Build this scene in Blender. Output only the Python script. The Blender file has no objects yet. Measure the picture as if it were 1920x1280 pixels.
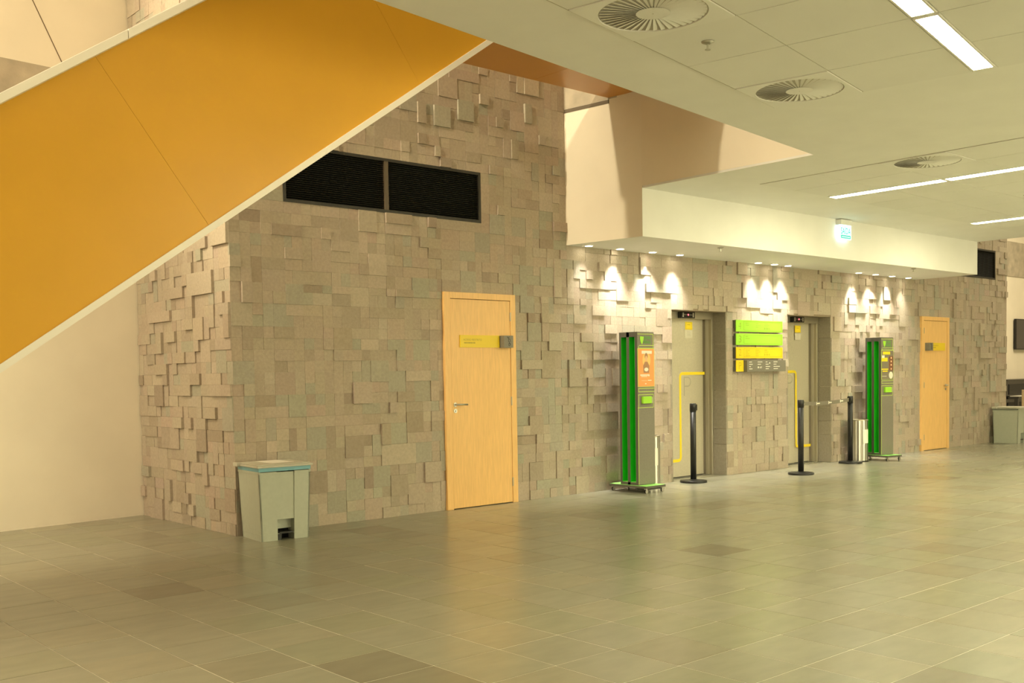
import bpy, bmesh, math, random
from mathutils import Vector, Matrix
random.seed(7)
SC = bpy.context.scene
COL = SC.collection
# ---------------------------------------------------------------- camera
CAMP = Vector((-4.0507, -8.1807, 1.34))
U_ = Vector((0.7494254, -0.6618801, -0.0166215))
V_ = Vector((-0.0432924, -0.0239367, -0.9987757))
W_ = Vector((0.6606719, 0.7492274, -0.0465932))
cam = bpy.data.cameras.new('camera'); cam_o = bpy.data.objects.new('camera', cam); COL.objects.link(cam_o)
m = Matrix.Identity(4)
for i in range(3):
    m[i][0] = U_[i]; m[i][1] = -V_[i]; m[i][2] = -W_[i]; m[i][3] = CAMP[i]
cam_o.matrix_world = m
cam.sensor_width = 36; cam.lens = 36.3355; cam.shift_y = 0.08002
cam.clip_start = .05; cam.clip_end = 100
SC.camera = cam_o
# ---------------------------------------------------------------- world, exposure, large lights
w = bpy.data.worlds.new('world'); SC.world = w; w.use_nodes = True
w.node_tree.nodes['Background'].inputs[0].default_value = (1, .78, .42, 1)
w.node_tree.nodes['Background'].inputs[1].default_value = .10
vs = SC.view_settings
vs.view_transform = 'Standard'; vs.look = 'None'; vs.gamma = 1; vs.use_curve_mapping = False
vs.exposure = 1.18
PANEL_COL = (1, .925, .57); PANEL_E = 26.0      # fluorescent strips in the ceiling
WARM = (1, .85, .57)                            # tall hall spots and the added warm fill lights
def area(name, loc, size, energy, col, rot=(0, 0, 0), sy=None):
    l = bpy.data.lights.new(name, 'AREA'); l.energy = energy; l.color = col; l.size = size
    if sy: l.shape = 'RECTANGLE'; l.size_y = sy
    o = bpy.data.objects.new(name, l); COL.objects.link(o); o.location = loc; o.rotation_euler = rot
    return o
def spot(name, loc, target, energy, col, ang, blend=.5, rad=.1):
    l = bpy.data.lights.new(name, 'SPOT'); l.energy = energy; l.color = col
    l.spot_size = math.radians(ang); l.spot_blend = blend; l.shadow_soft_size = rad
    o = bpy.data.objects.new(name, l); COL.objects.link(o); o.location = loc
    o.rotation_euler = (Vector(target) - Vector(loc)).to_track_quat('-Z', 'Y').to_euler()
    return o
area('atrium_fill', (-5.0, -1.0, 7.6), 2.5, 120, WARM, sy=2.5)  # added fill light high in the stair hall, out of view
area('hall_fill', (-8.9, -1.6, 4.6), 5.0, 180, WARM, rot=(math.radians(90), 0, math.radians(-90)), sy=3.4)  # added fill from the west side; no opening is modelled there
area('entrance_fill', (-5.5, -13.9, 1.6), 6.0, 62, WARM, rot=(math.radians(90), 0, 0), sy=2.8)  # added fill from behind the camera for stairs and plaster, no real entrance
spot('atrium_spot', (-6.5, -.15, 7.5), (4.2, -1.0, 3.2), 1050, WARM, 44, .6, .12)
spot('atrium_spot', (-6.5, -3.0, 7.5), (4.2, -2.4, 3.4), 900, WARM, 44, .6, .12)
for sx_ in (6.4, 9.6): spot('bulkhead_fill', (sx_ - .6, -5.2, 2.9), (sx_, -1.0, 2.72), 14, (1, .93, .66), 34, 1, .08)  # added unseen spots that make the glow on the bulkhead
area('gallery_fill', (18.5, -1.5, 6.5), 2.5, 230, WARM, sy=2.5)  # added fill light for the far right end, out of view
area('lobby_fill', (8.0, -13.9, 1.5), 9.0, 190, PANEL_COL, rot=(math.radians(90), 0, 0), sy=2.6)  # added wide fill behind the camera, not an actual opening

# ---------------------------------------------------------------- materials
MATS = {}
def lin(r, g, b):
    f = lambda c: ((c / 255 + .055) / 1.055) ** 2.4 if c > 10 else c / 255 / 12.92
    return (f(r), f(g), f(b), 1)
def mat(name, col, rough=.6, metal=0, nscale=0, namt=.08, bump=0, bscale=60, emit=None, estr=0, attr=None, spec=.5, stretch=None, coat=0, rnoise=0):
    if name in MATS: return MATS[name]
    mt = bpy.data.materials.new(name); mt.use_nodes = True; nt = mt.node_tree; N = nt.nodes; Lk = nt.links
    b = N['Principled BSDF']
    b.inputs['Roughness'].default_value = rough; b.inputs['Metallic'].default_value = metal
    b.inputs['Specular IOR Level'].default_value = spec
    if coat: b.inputs['Coat Weight'].default_value = coat; b.inputs['Coat Roughness'].default_value = .2
    geo = N.new('ShaderNodeNewGeometry'); mp = N.new('ShaderNodeMapping'); Lk.new(geo.outputs['Position'], mp.inputs[0])
    if stretch: mp.inputs['Scale'].default_value = stretch
    src = None
    if attr:
        a = N.new('ShaderNodeAttribute'); a.attribute_name = attr; src = a.outputs['Color']
    else:
        rgb = N.new('ShaderNodeRGB'); rgb.outputs[0].default_value = col; src = rgb.outputs[0]
    if nscale:
        nz = N.new('ShaderNodeTexNoise'); nz.inputs['Scale'].default_value = nscale; nz.inputs['Detail'].default_value = 6
        Lk.new(mp.outputs[0], nz.inputs['Vector'])
        mr = N.new('ShaderNodeMapRange'); mr.inputs['From Min'].default_value = .3; mr.inputs['From Max'].default_value = .7
        mr.inputs['To Min'].default_value = 1 - namt; mr.inputs['To Max'].default_value = 1 + namt
        Lk.new(nz.outputs[0], mr.inputs[0])
        mx = N.new('ShaderNodeVectorMath'); mx.operation = 'SCALE'
        Lk.new(src, mx.inputs[0]); Lk.new(mr.outputs[0], mx.inputs['Scale']); src = mx.outputs[0]
        if rnoise:
            m2 = N.new('ShaderNodeMapRange'); m2.inputs['From Min'].default_value = .3; m2.inputs['From Max'].default_value = .7
            m2.inputs['To Min'].default_value = rough - rnoise; m2.inputs['To Max'].default_value = rough + rnoise
            Lk.new(nz.outputs[0], m2.inputs[0]); Lk.new(m2.outputs[0], b.inputs['Roughness'])
    Lk.new(src, b.inputs['Base Color'])
    if bump:
        n2 = N.new('ShaderNodeTexNoise'); n2.inputs['Scale'].default_value = bscale; n2.inputs['Detail'].default_value = 5
        Lk.new(mp.outputs[0], n2.inputs['Vector'])
        bp = N.new('ShaderNodeBump'); bp.inputs['Strength'].default_value = bump; bp.inputs['Distance'].default_value = .01
        Lk.new(n2.outputs[0], bp.inputs['Height']); Lk.new(bp.outputs[0], b.inputs['Normal'])
    if emit:
        b.inputs['Emission Color'].default_value = emit; b.inputs['Emission Strength'].default_value = estr
    MATS[name] = mt
    return mt
M_white = mat('white_paint', (.88, .88, .85, 1), .65, nscale=3, namt=.02)
M_tile = mat('ceiling_panel', (.85, .85, .82, 1), .8, nscale=2, namt=.02, bump=.04, bscale=200)
M_plaster = mat('cream_plaster', (.91, .84, .70, 1), .7, nscale=1.5, namt=.04, bump=.05, bscale=20)
M_concrete = mat('raw_concrete', (.50, .44, .34, 1), .85, nscale=5, namt=.18, bump=.15)
M_stone = mat('cut_stone', None, .88, nscale=40, namt=.08, bump=.25, bscale=90, attr='tint', spec=.25)
M_mortar = mat('mortar', (.55, .47, .35, 1), .95, nscale=20, namt=.1)
M_slate = mat('slate', None, .27, nscale=4, namt=.06, attr='tint', stretch=(1, 2.6, 1), rnoise=0, spec=.65)
M_grout = mat('grout', (.56, .53, .42, 1), .6, nscale=8, namt=.1)
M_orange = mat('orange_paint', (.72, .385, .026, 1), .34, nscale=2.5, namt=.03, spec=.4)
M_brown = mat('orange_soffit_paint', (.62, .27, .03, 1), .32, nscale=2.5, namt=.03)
M_trimw = mat('ivory_trim', (.93, .90, .82, 1), .5)
M_wood = mat('pale_wood', (.84, .52, .19, 1), .42, nscale=9, namt=.07, stretch=(9, 9, .7), bump=.03, bscale=30, coat=.15)
M_dark = mat('black_metal', (.008, .008, .008, 1), .5)
M_louv = mat('louvre_paint', (.022, .022, .016, 1), .45)
M_frame = mat('grille_frame', (.022, .02, .014, 1), .5)
M_void = mat('dark_void', (.004, .004, .004, 1), .9)
M_steel = mat('brushed_steel', (.46, .42, .32, 1), .38, .7, nscale=30, namt=.05, stretch=(20, 20, .3))
M_steelp = mat('elevator_panel', (.62, .57, .44, 1), .42, .45, nscale=60, namt=.06)
M_chrome = mat('chrome', (.52, .51, .46, 1), .36, 1)
M_yellow = mat('yellow_vinyl', (.86, .66, .02, 1), .45)
M_yband = mat('yellow_acrylic', (.82, .60, .015, 1), .4)
M_lime = mat('lime_acrylic', (.36, .74, .05, 1), .35)
M_green = mat('green_paint', (.02, .60, .02, 1), .5)
M_char = mat('charcoal_panel', (.10, .095, .072, 1), .55, nscale=90, namt=.1)
M_charf = mat('grey_panel', (.205, .19, .15, 1), .5, nscale=90, namt=.08)
M_olive = mat('lime_line', (.55, .72, .13, 1), .4)
M_ink = mat('dark_ink', (.22, .25, .03, 1), .5)
M_inky = mat('ochre_ink', (.35, .26, .01, 1), .5)
M_print = mat('white_print', (.82, .80, .70, 1), .5)
M_etch = mat('etched_grey', (.42, .38, .28, 1), .5)
M_bin = mat('grey_green_plastic', (.45, .48, .39, 1), .45, nscale=30, namt=.03)
M_lid = mat('grey_plastic_lid', (.50, .49, .40, 1), .45)
M_liner = mat('blue_liner', (.16, .40, .48, 1), .25)
M_black = mat('black_rubber', (.010, .010, .009, 1), .4)
M_blackg = mat('black_gloss', (.008, .008, .008, 1), .25)
M_paper = mat('paper', (.86, .84, .76, 1), .6)
M_orp = mat('poster_orange', (.90, .38, .13, 1), .35)
M_orl = mat('poster_halo', (.92, .56, .20, 1), .35)
M_pbr = mat('poster_brown', (.42, .22, .12, 1), .4)
M_psk = mat('poster_skin', (.78, .48, .28, 1), .4)
M_pgr = mat('poster_grey', (.22, .19, .14, 1), .4)
M_pmar = mat('poster_maroon', (.22, .09, .05, 1), .4)
M_red = mat('red_led', (.8, .05, .05, 1), .4, emit=(1, .06, .08, 1), estr=3)
M_redp = mat('red_plastic', (.55, .03, .03, 1), .4)
M_panel = mat('lamp_diffuser', (1, 1, 1, 1), .5, emit=(*PANEL_COL, 1), estr=PANEL_E)
M_down = mat('downlight_lens', (1, 1, 1, 1), .5, emit=(1, .9, .66, 1), estr=12)
M_exit = mat('exit_face', (.7, .9, .9, 1), .4, emit=(.55, .95, 1, 1), estr=.8)
M_exg = mat('exit_green', (.02, .28, .2, 1), .4, emit=(.02, .40, .30, 1), estr=.6)
M_belt = mat('grey_webbing', (.19, .17, .13, 1), .7)

# ---------------------------------------------------------------- mesh helpers
class MB:
    def __init__(s): s.v = []; s.f = []; s.mi = []; s.ms = []; s.tint = []
    def _m(s, m):
        if m not in s.ms: s.ms.append(m)
        return s.ms.index(m)
    def poly(s, pts, m, tint=None):
        k = len(s.v); s.v += [tuple(p) for p in pts]; s.f.append(tuple(range(k, k + len(pts)))); s.mi.append(s._m(m)); s.tint.append(tint)
        return s
    def box(s, x0, x1, y0, y1, z0, z1, m, tint=None, skip=(), T=None):
        k = len(s.v)
        P = [(x0, y0, z0), (x1, y0, z0), (x1, y1, z0), (x0, y1, z0), (x0, y0, z1), (x1, y0, z1), (x1, y1, z1), (x0, y1, z1)]
        if T: P = [tuple(T(Vector(p))) for p in P]
        s.v += P
        F = {'-z': (0, 3, 2, 1), '+z': (4, 5, 6, 7), '-y': (0, 1, 5, 4), '+x': (1, 2, 6, 5), '+y': (2, 3, 7, 6), '-x': (3, 0, 4, 7)}
        mi = s._m(m)
        for n, q in F.items():
            if n in skip: continue
            s.f.append(tuple(k + i for i in q)); s.mi.append(mi); s.tint.append(tint)
        return s
    def lathe(s, cx, cy, prof, m, n=24, ridge=0, ax='z'):
        k = len(s.v); mi = s._m(m)
        for (r, z) in prof:
            for i in range(n):
                a = 2 * math.pi * i / n; rr = r * (1 - ridge * (i % 2))
                if ax == 'z': s.v.append((cx + rr * math.cos(a), cy + rr * math.sin(a), z))
        for j in range(len(prof) - 1):
            for i in range(n):
                a = k + j * n + i; b = k + j * n + (i + 1) % n
                s.f.append((a, b, b + n, a + n)); s.mi.append(mi); s.tint.append(None)
        s.f.append(tuple(k + i for i in reversed(range(n)))); s.mi.append(mi); s.tint.append(None)
        e = k + (len(prof) - 1) * n
        s.f.append(tuple(e + i for i in range(n))); s.mi.append(mi); s.tint.append(None)
        return s
    def tube(s, path, r, m, n=10):
        mi = s._m(m); k = len(s.v); P = [Vector(p) for p in path]
        for i, p in enumerate(P):
            d = (P[min(i + 1, len(P) - 1)] - P[max(i - 1, 0)]).normalized()
            a = d.cross(Vector((0, 0, 1)));
            if a.length < .01: a = Vector((1, 0, 0))
            a.normalize(); b = d.cross(a)
            for j in range(n):
                t = 2 * math.pi * j / n; s.v.append(tuple(p + a * r * math.cos(t) + b * r * math.sin(t)))
        for i in range(len(P) - 1):
            for j in range(n):
                q = k + i * n + j; q2 = k + i * n + (j + 1) % n
                s.f.append((q, q2, q2 + n, q + n)); s.mi.append(mi); s.tint.append(None)
        s.f.append(tuple(k + j for j in reversed(range(n)))); s.mi.append(mi); s.tint.append(None)
        e = k + (len(P) - 1) * n
        s.f.append(tuple(e + j for j in range(n))); s.mi.append(mi); s.tint.append(None)
        return s
    def prism(s, pts, y0, y1, m, T=None):
        """outline in XZ extruded from y0 to y1"""
        k = len(s.v); n = len(pts); mi = s._m(m)
        for y in (y0, y1):
            for x, z in pts:
                p = (x, y, z); s.v.append(tuple(T(Vector(p))) if T else p)
        s.f.append(tuple(k + i for i in range(n))); s.f.append(tuple(k + n + i for i in reversed(range(n))))
        for i in range(n): s.f.append((k + i, k + n + i, k + n + (i + 1) % n, k + (i + 1) % n))
        s.mi += [mi] * (n + 2); s.tint += [None] * (n + 2)
        return s
    def build(s, name, parent=None, kind=None, bevel=0, smooth=False, T=None):
        me = bpy.data.meshes.new(name)
        v = [tuple(T @ Vector(p)) for p in s.v] if T else s.v
        me.from_pydata(v, [], s.f)
        for m in s.ms: me.materials.append(m)
        me.polygons.foreach_set('material_index', s.mi)
        if any(t is not None for t in s.tint):
            at = me.color_attributes.new('tint', 'FLOAT_COLOR', 'CORNER'); buf = []
            for f, t in zip(s.f, s.tint):
                t = t or (.5, .5, .5); buf += [t[0], t[1], t[2], 1] * len(f)
            at.data.foreach_set('color', buf)
        if smooth:
            me.polygons.foreach_set('use_smooth', [len(f) == 4 for f in s.f])
        me.update()
        bm = bmesh.new(); bm.from_mesh(me); bmesh.ops.recalc_face_normals(bm, faces=bm.faces)
        if bevel: 
            bmesh.ops.bevel(bm, geom=[e for e in bm.edges if e.is_manifold and e.calc_face_angle(0) > .6], offset=bevel, segments=2, affect='EDGES', profile=.6)
        bm.to_mesh(me); bm.free()
        o = bpy.data.objects.new(name, me); COL.objects.link(o)
        if parent: o.parent = parent
        if kind: o['kind'] = kind
        return o
def tag(o, label, cat, group=None, kind=None):
    o['label'] = label; o['category'] = cat
    if group: o['group'] = group
    if kind: o['kind'] = kind
    return o
def thing(name, label, cat, loc=(0, 0, 0), rz=0, group=None, kind=None):
    o = bpy.data.objects.new(name, None); COL.objects.link(o); o.location = loc; o.rotation_euler = (0, 0, rz); o.empty_display_size = .1
    return tag(o, label, cat, group, kind)
def copy_tree(o, parent=None):
    c = o.copy(); COL.objects.link(c)
    if parent: c.parent = parent
    for ch in list(o.children): copy_tree(ch, c)
    return c
def text(body, x, y, z, h, m, parent, name='lettering', width=None, depth=.001, bold=0, rx=math.pi / 2):
    """flat lettering facing -y, baseline left at x, z"""
    cu = bpy.data.curves.new(name, 'FONT'); cu.body = body; cu.size = 1; cu.extrude = 0; cu.offset = bold
    t = bpy.data.objects.new(name, cu); COL.objects.link(t)
    bpy.context.view_layer.update()
    me = bpy.data.meshes.new_from_object(t.evaluated_get(bpy.context.evaluated_depsgraph_get()))
    bpy.data.objects.remove(t)
    xs = [v.co.x for v in me.vertices]; ys = [v.co.y for v in me.vertices]
    sx = max(xs) - min(xs); sy = max(ys) - min(ys); kx = (width / sx) if width else h / sy; ky = h / sy
    for v in me.vertices:
        v.co = ((v.co.x - min(xs)) * kx + x, y, (v.co.y - min(ys)) * ky + z)
    me.materials.clear(); me.materials.append(m)
    o = bpy.data.objects.new(name, me); COL.objects.link(o); o.parent = parent
    return o
def px(p):
    d = Vector(p) - CAMP; wz = d.dot(W_)
    if wz < .1: return None
    f = 1937.89
    return (960 + f * d.dot(U_) / wz, 793.64 + f * d.dot(V_) / wz, wz)
def seen_area(p, n, a):
    """rough size in the picture of a flat piece of area a and normal n at p; 0 outside the frame"""
    q = px(p)
    if not q or not (-20 < q[0] < 1940 and -20 < q[1] < 1300): return 0
    d = Vector(p) - CAMP
    return a * abs(d.normalized().dot(Vector(n))) / d.length ** 2
TRF= [(24,43,4,1,14),(23,41,2,2,10),(25,39,2,2,22),(22,38,2,2,22),(20,38,1,2,21),(18,39,2,1,12),(28,41,1,1,20),(34,43,2,2,20),(30,39,1,1,21),(32,36,1,2,21),(32,39,2,2,13),(34,37,2,3,14),(29,38,2,2,13),(26,35,2,1,11),(21,36,2,1,14),(15,36,3,2,1),(36,39,2,2,3),(37,38,1,1,10),(32,28,2,2,2),(25,22,2,2,12),(27,26,2,2,2),(30,23,1,1,10),(36,23,2,2,12),(38,22,1,2,23),(34,23,2,1,2),(32,25,1,1,10),(28,24,2,1,14),(35,25,2,1,4),(29,28,2,2,12),(37,19,2,1,13),(41,19,2,1,13),(37,16,2,2,23),(39,17,1,1,13),(41,15,2,2,13),(44,20,2,1,13),(40,21,1,1,11),(45,25,1,1,23),(43,23,4,1,13),(40,22,1,3,13),(46,18,2,1,13),(44,16,2,1,11),(45,15,2,1,11),(47,15,1,1,21),(47,12,1,2,21),(34,17,2,2,12),(36,13,2,3,11),(33,15,2,2,12),(33,20,2,2,12),(40,12,2,2,21),(32,12,2,1,12),(32,10,1,1,10),(34,7,2,2,21),(41,9,1,1,10),(43,7,2,2,11),(37,5,2,1,12),(32,5,2,1,10),(40,5,1,1,10),(34,2,2,2,11),(38,2,1,2,10),(37,2,1,1,3),(41,0,2,2,10),(33,7,1,1,23),(39,7,1,1,10),(46,10,2,1,11),(46,5,2,1,11),(42,3,3,1,12),(37,6,2,2,2),(32,8,2,2,2),(37,1,2,2,2),(14,23,2,2,13),(19,21,2,2,12),(21,22,1,1,12),(15,21,1,1,0),(17,20,1,1,12),(11,26,2,2,1),(17,25,1,2,1),(18,26,1,1,2),(18,24,1,1,12),(19,24,2,1,14),(21,25,2,1,11),(12,20,2,2,3),(15,18,1,1,3),(21,18,1,1,13),(14,25,1,1,1),(11,11,1,1,5),(18,8,2,2,15),(20,3,2,2,23),(15,5,4,2,13),(16,2,2,2,11),(11,6,2,2,15),(13,3,1,2,15),(14,3,2,2,2),(14,13,2,2,12),(19,15,2,2,2),(7,7,2,2,2),(9,1,2,2,2),(11,2,2,2,2),(16,7,2,2,2),(19,5,2,2,2),(19,11,2,2,2),(7,3,2,2,15),(11,15,2,1,13),(18,13,3,1,13),(17,15,1,2,12),(19,7,2,1,10),(21,8,1,1,10),(11,1,1,1,13),(12,4,1,1,10),(0,13,2,2,12),(3,8,1,2,2),(5,7,1,2,5),(7,7,2,2,2),(5,10,2,2,12),(4,14,1,1,5),(4,12,2,2,4),(1,12,1,1,13),(3,7,1,1,3),(1,27,2,1,5),(4,24,1,2,0),(3,18,1,2,2),(4,18,1,2,2),(5,20,2,2,12),(2,22,1,2,5),(1,22,1,1,10),(7,21,2,1,5),(1,17,2,1,1),(8,20,2,1,3)]
TRS= [(0,25,3,2,20),(4,25,2,1,20),(7,23,2,1,20),(5,23,1,1,10),(10,24,2,1,10),(9,21,3,1,20),(13,23,1,2,10),(3,21,5,2,23),(7,20,1,1,20),(0,19,2,1,20),(20,20,2,1,20),(12,19,5,1,23),(17,18,2,2,14),(17,17,2,1,10),(7,18,2,1,20),(11,17,2,1,20),(14,16,1,2,20),(6,16,1,1,20),(4,15,2,2,3),(0,16,3,1,10),(9,15,2,1,20),(13,14,3,1,20),(6,13,2,1,21),(18,10,3,2,10),(16,10,2,1,10),(14,11,2,2,25),(13,7,2,2,11),(5,7,2,2,25),(10,2,2,2,11),(6,5,2,1,20),(11,5,2,1,10),(13,2,1,2,20),(0,2,2,2,11),(3,1,2,1,11),(3,6,1,2,10),(15,2,1,1,10),(17,3,2,1,11),(16,5,2,2,0),(2,7,1,1,10),(3,10,2,1,20),(7,10,2,1,1),(12,9,3,1,14)]
# ================================================================ THE SETTING
# ---- floor: slate tiles 0.4 m square on a grout bed
g = MB(); g.box(-9, 26, -14, 6, -.12, -.0010, M_grout)
floor = g.build('floor'); tag(floor, 'dark slate tile floor with thin pale joints', 'floor', kind='structure')
T = .4
cells = []
rnd = random.Random(3)
for i in range(-15, 62):
    for j in range(-28, 13):
        x0 = i * T; y0 = j * T + .03
        if x0 + T > .0 and y0 > .0 and not (x0 > 15.2 or (5.3 < x0 < 9.4 and y0 < .1)): continue
        if x0 < 0 and y0 > 2.1: continue
        t = rnd.random(); r = rnd.gauss(1, .02)
        base = (.335, .318, .245)
        if t < .10: base = (.315, .29, .215); 
        elif t < .25: base = (.32, .31, .225)
        elif t < .38: base = (.35, .322, .24)
        elif t < .41: base = (.27, .245, .18)
        tint = tuple(c * r for c in base)
        cells.append((seen_area((x0 + T / 2, y0 + T / 2, 0), (0, 0, 1), T * T), x0, y0, tint, rnd.uniform(-.0006, .0006)))
cells.sort(key=lambda c: -c[0])
far = MB()
for k, (a, x0, y0, tint, dz) in enumerate(cells):
    b = MB() if k < 300 else far
    y1 = y0 + T
    if y0 < .0 < y1 and 0 <= x0 < 15.2 and not 5.3 < x0 < 9.4: y1 = .02
    b.box(x0 + .0022, x0 + T - .0022, y0 + .0022, y1 - .0022, -.02, dz, M_slate, (.77 * tint[0], .80 * tint[1], .77 * tint[2]), skip=('-z',))
    if k < 300: b.build('tile', floor)
far.build('tiles', floor, 'stuff')

# ---- the stone-clad walls
TINTS = [(.43, .365, .285), (.385, .325, .25), (.385, .36, .285), (.46, .395, .31), (.435, .355, .28), (.345, .285, .22)]
def stone_wall(host, nu, nv, du, dv, u0, place, normal, blocked, traced, snapu, snapv, seed, vmax):
    """modular stones of 1-3 cells on a 10 cm grid; place(u, v, d) -> world point, d is how proud the face stands"""
    R = random.Random(seed)
    ul = [u0 + i * du for i in range(nu + 1)]; vl = [j * dv for j in range(nv + 1)]
    for s in snapu:
        k = min(range(len(ul)), key=lambda i: abs(ul[i] - s)); ul[k] = s
    for s in snapv:
        k = min(range(len(vl)), key=lambda i: abs(vl[i] - s)); vl[k] = s
    occ = [[False] * nv for _ in range(nu)]
    for i in range(nu):
        for j in range(nv):
            if blocked((ul[i] + ul[i + 1]) / 2, (vl[j] + vl[j + 1]) / 2): occ[i][j] = True
    stones = []
    def put(i, j, w_, h_, k):
        for a in range(i, i + w_):
            for b in range(j, j + h_): occ[a][b] = True
        dcl, tcl = divmod(k, 10)
        d = .014 + R.uniform(0, .005) + (0, .009, .024)[dcl]
        if k == 0: d = .013 + R.uniform(0, .005)
        t = TINTS[tcl]; f = R.gauss(1, .025); t = tuple(min(.7, c * f * R.gauss(1, .01)) for c in t)
        stones.append((ul[i], ul[i + w_], vl[j], vl[j + h_], d, t))
    def free(i, j, w_, h_):
        if i < 0 or j < 0 or i + w_ > nu or j + h_ > nv: return False
        return not any(occ[a][b] for a in range(i, i + w_) for b in range(j, j + h_))
    for (i, j, w_, h_, k) in traced:
        if free(i, j, w_, h_): put(i, j, w_, h_, k)
        elif free(i, j, w_, max(1, h_ - 1)): put(i, j, w_, max(1, h_ - 1), k)
        elif free(i, j, max(1, w_ - 1), h_): put(i, j, max(1, w_ - 1), h_, k)
    order = [(i, j) for i in range(nu) for j in range(nv)]; R.shuffle(order)
    sizes = [(2, 2)] * 8 + [(2, 1)] * 5 + [(1, 2)] * 4 + [(3, 1)] * 2 + [(3, 2)] * 1 + [(1, 3)] * 1 + [(1, 1)] * 4
    for (i, j) in order:
        if occ[i][j]: continue
        for w_, h_ in R.sample(sizes, 6) + [(1, 1)]:
            if free(i, j, w_, h_):
                q = R.random(); tc = 0 if q < .56 else 1 if q < .66 else 2 if q < .77 else 3 if q < .87 else 4 if q < .97 else 5
                xx = (ul[i]); q2 = R.random()
                pr = .17 if xx > 3.2 or host == 'side' else .07
                dc = 2 if q2 < pr * .45 else 1 if q2 < pr * 1.6 else 0
                put(i, j, w_, h_, dc * 10 + tc); break
    return stones
def add_stones(stones, parent, place, normal, limit=300):
    items = []
    for (a0, a1, b0, b1, d, t) in stones:
        c = place((a0 + a1) / 2, (b0 + b1) / 2, d)
        items.append((seen_area(c, normal, (a1 - a0) * (b1 - b0)), a0, a1, b0, b1, d, t))
    items.sort(key=lambda q: -q[0])
    rest = MB()
    R = random.Random(5)
    for k, (s, a0, a1, b0, b1, d, t) in enumerate(items):
        mb = MB() if k < limit else rest
        e = .0005; a0 += e; a1 -= e; b0 += e; b1 -= e
        tl = [R.uniform(-.0006, .0006) for _ in range(4)]
        P = [place(a0, b0, d + tl[0]), place(a1, b0, d + tl[1]), place(a1, b1, d + tl[2]), place(a0, b1, d + tl[3])]
        Q = [place(a0, b0, -.005), place(a1, b0, -.005), place(a1, b1, -.005), place(a0, b1, -.005)]
        mb.poly(P, M_stone, t)
        for q in range(4): mb.poly([P[q], P[(q + 1) % 4], Q[(q + 1) % 4], Q[q]], M_stone, t)
        if k < limit: mb.build('stone', parent)
    if rest.f: rest.build('stones', parent, 'stuff')
D1 = (2.262, 3.205, 2.18); D2 = (11.975, 12.92, 2.18)
E1x = (5.775, 6.87); E2x = (8.24, 9.34); EH = 2.11
V1 = (.526, 2.785, 2.898, 3.408); V2 = (12.465, 14.722, 2.898, 3.408)
FX = 15.2
def fblock(u, v):
    for x0, x1, h in (D1, D2):
        if x0 < u < x1 and v < h: return True
    for x0, x1 in (E1x, E2x):
        if x0 < u < x1 and v < EH: return True
    for x0, x1, z0, z1 in (V1, V2):
        if x0 < u < x1 and z0 < v < z1: return True
    if u < 4.0: return v > 5.2
    if u < 11.8: return v > 2.8
    return v > 4.6
B = .02   # the backing stands 2 cm behind the mean stone face
wf = MB()
def back(x0, x1, z0, z1): wf.box(x0, x1, B, B + .16, z0, z1, M_mortar)
back(.02, D1[0], -.0, 2.898); back(D1[0], D1[1], D1[2], 2.898); back(D1[1], E1x[0], 0, 2.898)
back(.02, V1[0], 2.898, 3.408); back(V1[1], 4.0, 2.898, 3.408); back(.02, 4.0, 3.408, 6.5)
back(E1x[0], E1x[1], EH, 2.898); back(E1x[1], E2x[0], 0, 2.898); back(E2x[0], E2x[1], EH, 2.898); back(E2x[1], D2[0], 0, 2.898)
back(D2[0], D2[1], D2[2], 2.898); back(D2[1], FX - .02, 0, 2.898)
back(11.8, V2[0], 2.898, 3.408); back(V2[1], FX - .02, 2.898, 3.408); back(11.8, FX - .02, 3.408, 6.0)
wall_front = wf.build('wall_front'); tag(wall_front, 'long wall clad in uneven blocks of beige and grey stone behind the elevators', 'wall', kind='structure')
pf = lambda u, v, d: (u, B - d - .004, v)
sf = stone_wall('front', 152, 52, .1, .1, 0.05 - .05, pf, (0, -1, 0), fblock, [(i, j, w_, h_, k) for (i, j, w_, h_, k) in TRF],
                [D1[0], D1[1], D2[0], D2[1], *E1x, *E2x, V1[0], V1[1], V2[0], V2[1], 4.0, 11.8], [2.18, 2.11, 2.898, 3.408], 11, 6)
add_stones(sf, wall_front, pf, (0, -1, 0))
ws = MB(); ws.box(.022, .18, .03, 2.1, 0, 6.5, M_mortar)
wall_side = ws.build('wall_side'); tag(wall_side, 'short return wall of rough stone blocks left of the pedal bin', 'wall', kind='structure')
ps = lambda u, v, d: (B - d - .004, u, v)
ss = stone_wall('side', 20, 56, .1005, .1, 0.004, ps, (-1, 0, 0), lambda u, v: False, [(i, j, w_, h_, k) for (i, j, w_, h_, k) in TRS], [], [], 23, 6)
add_stones(ss, wall_side, ps, (-1, 0, 0))
# right end of the stone block
we = MB(); we.box(FX - .18, FX - .02, .02, 2.6, 0, 6.0, M_mortar)
wall_end = we.build('wall_end'); tag(wall_end, 'far right end of the stone clad block', 'wall', kind='structure')

# elevator recess: stone-tiled jambs and head
def recess(x0, x1):
    for xa, sgn in ((x1, 1), (x0, -1)):
        z = 0; R = random.Random(int(xa * 10))
        while z < EH - .01:
            h = R.choice((.2, .3, .2, .4)); h = min(h, EH - z)
            if EH - z - h < .08: h = EH - z
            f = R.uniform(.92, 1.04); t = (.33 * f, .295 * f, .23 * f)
            b = MB(); xa0, xa1 = (xa - .012, xa + .02) if sgn > 0 else (xa - .02, xa + .012)
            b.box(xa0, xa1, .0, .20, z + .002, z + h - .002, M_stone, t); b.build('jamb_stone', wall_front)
            z += h
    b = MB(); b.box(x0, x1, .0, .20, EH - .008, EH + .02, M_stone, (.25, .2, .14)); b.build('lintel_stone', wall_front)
recess(*E1x); recess(*E2x)

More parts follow.
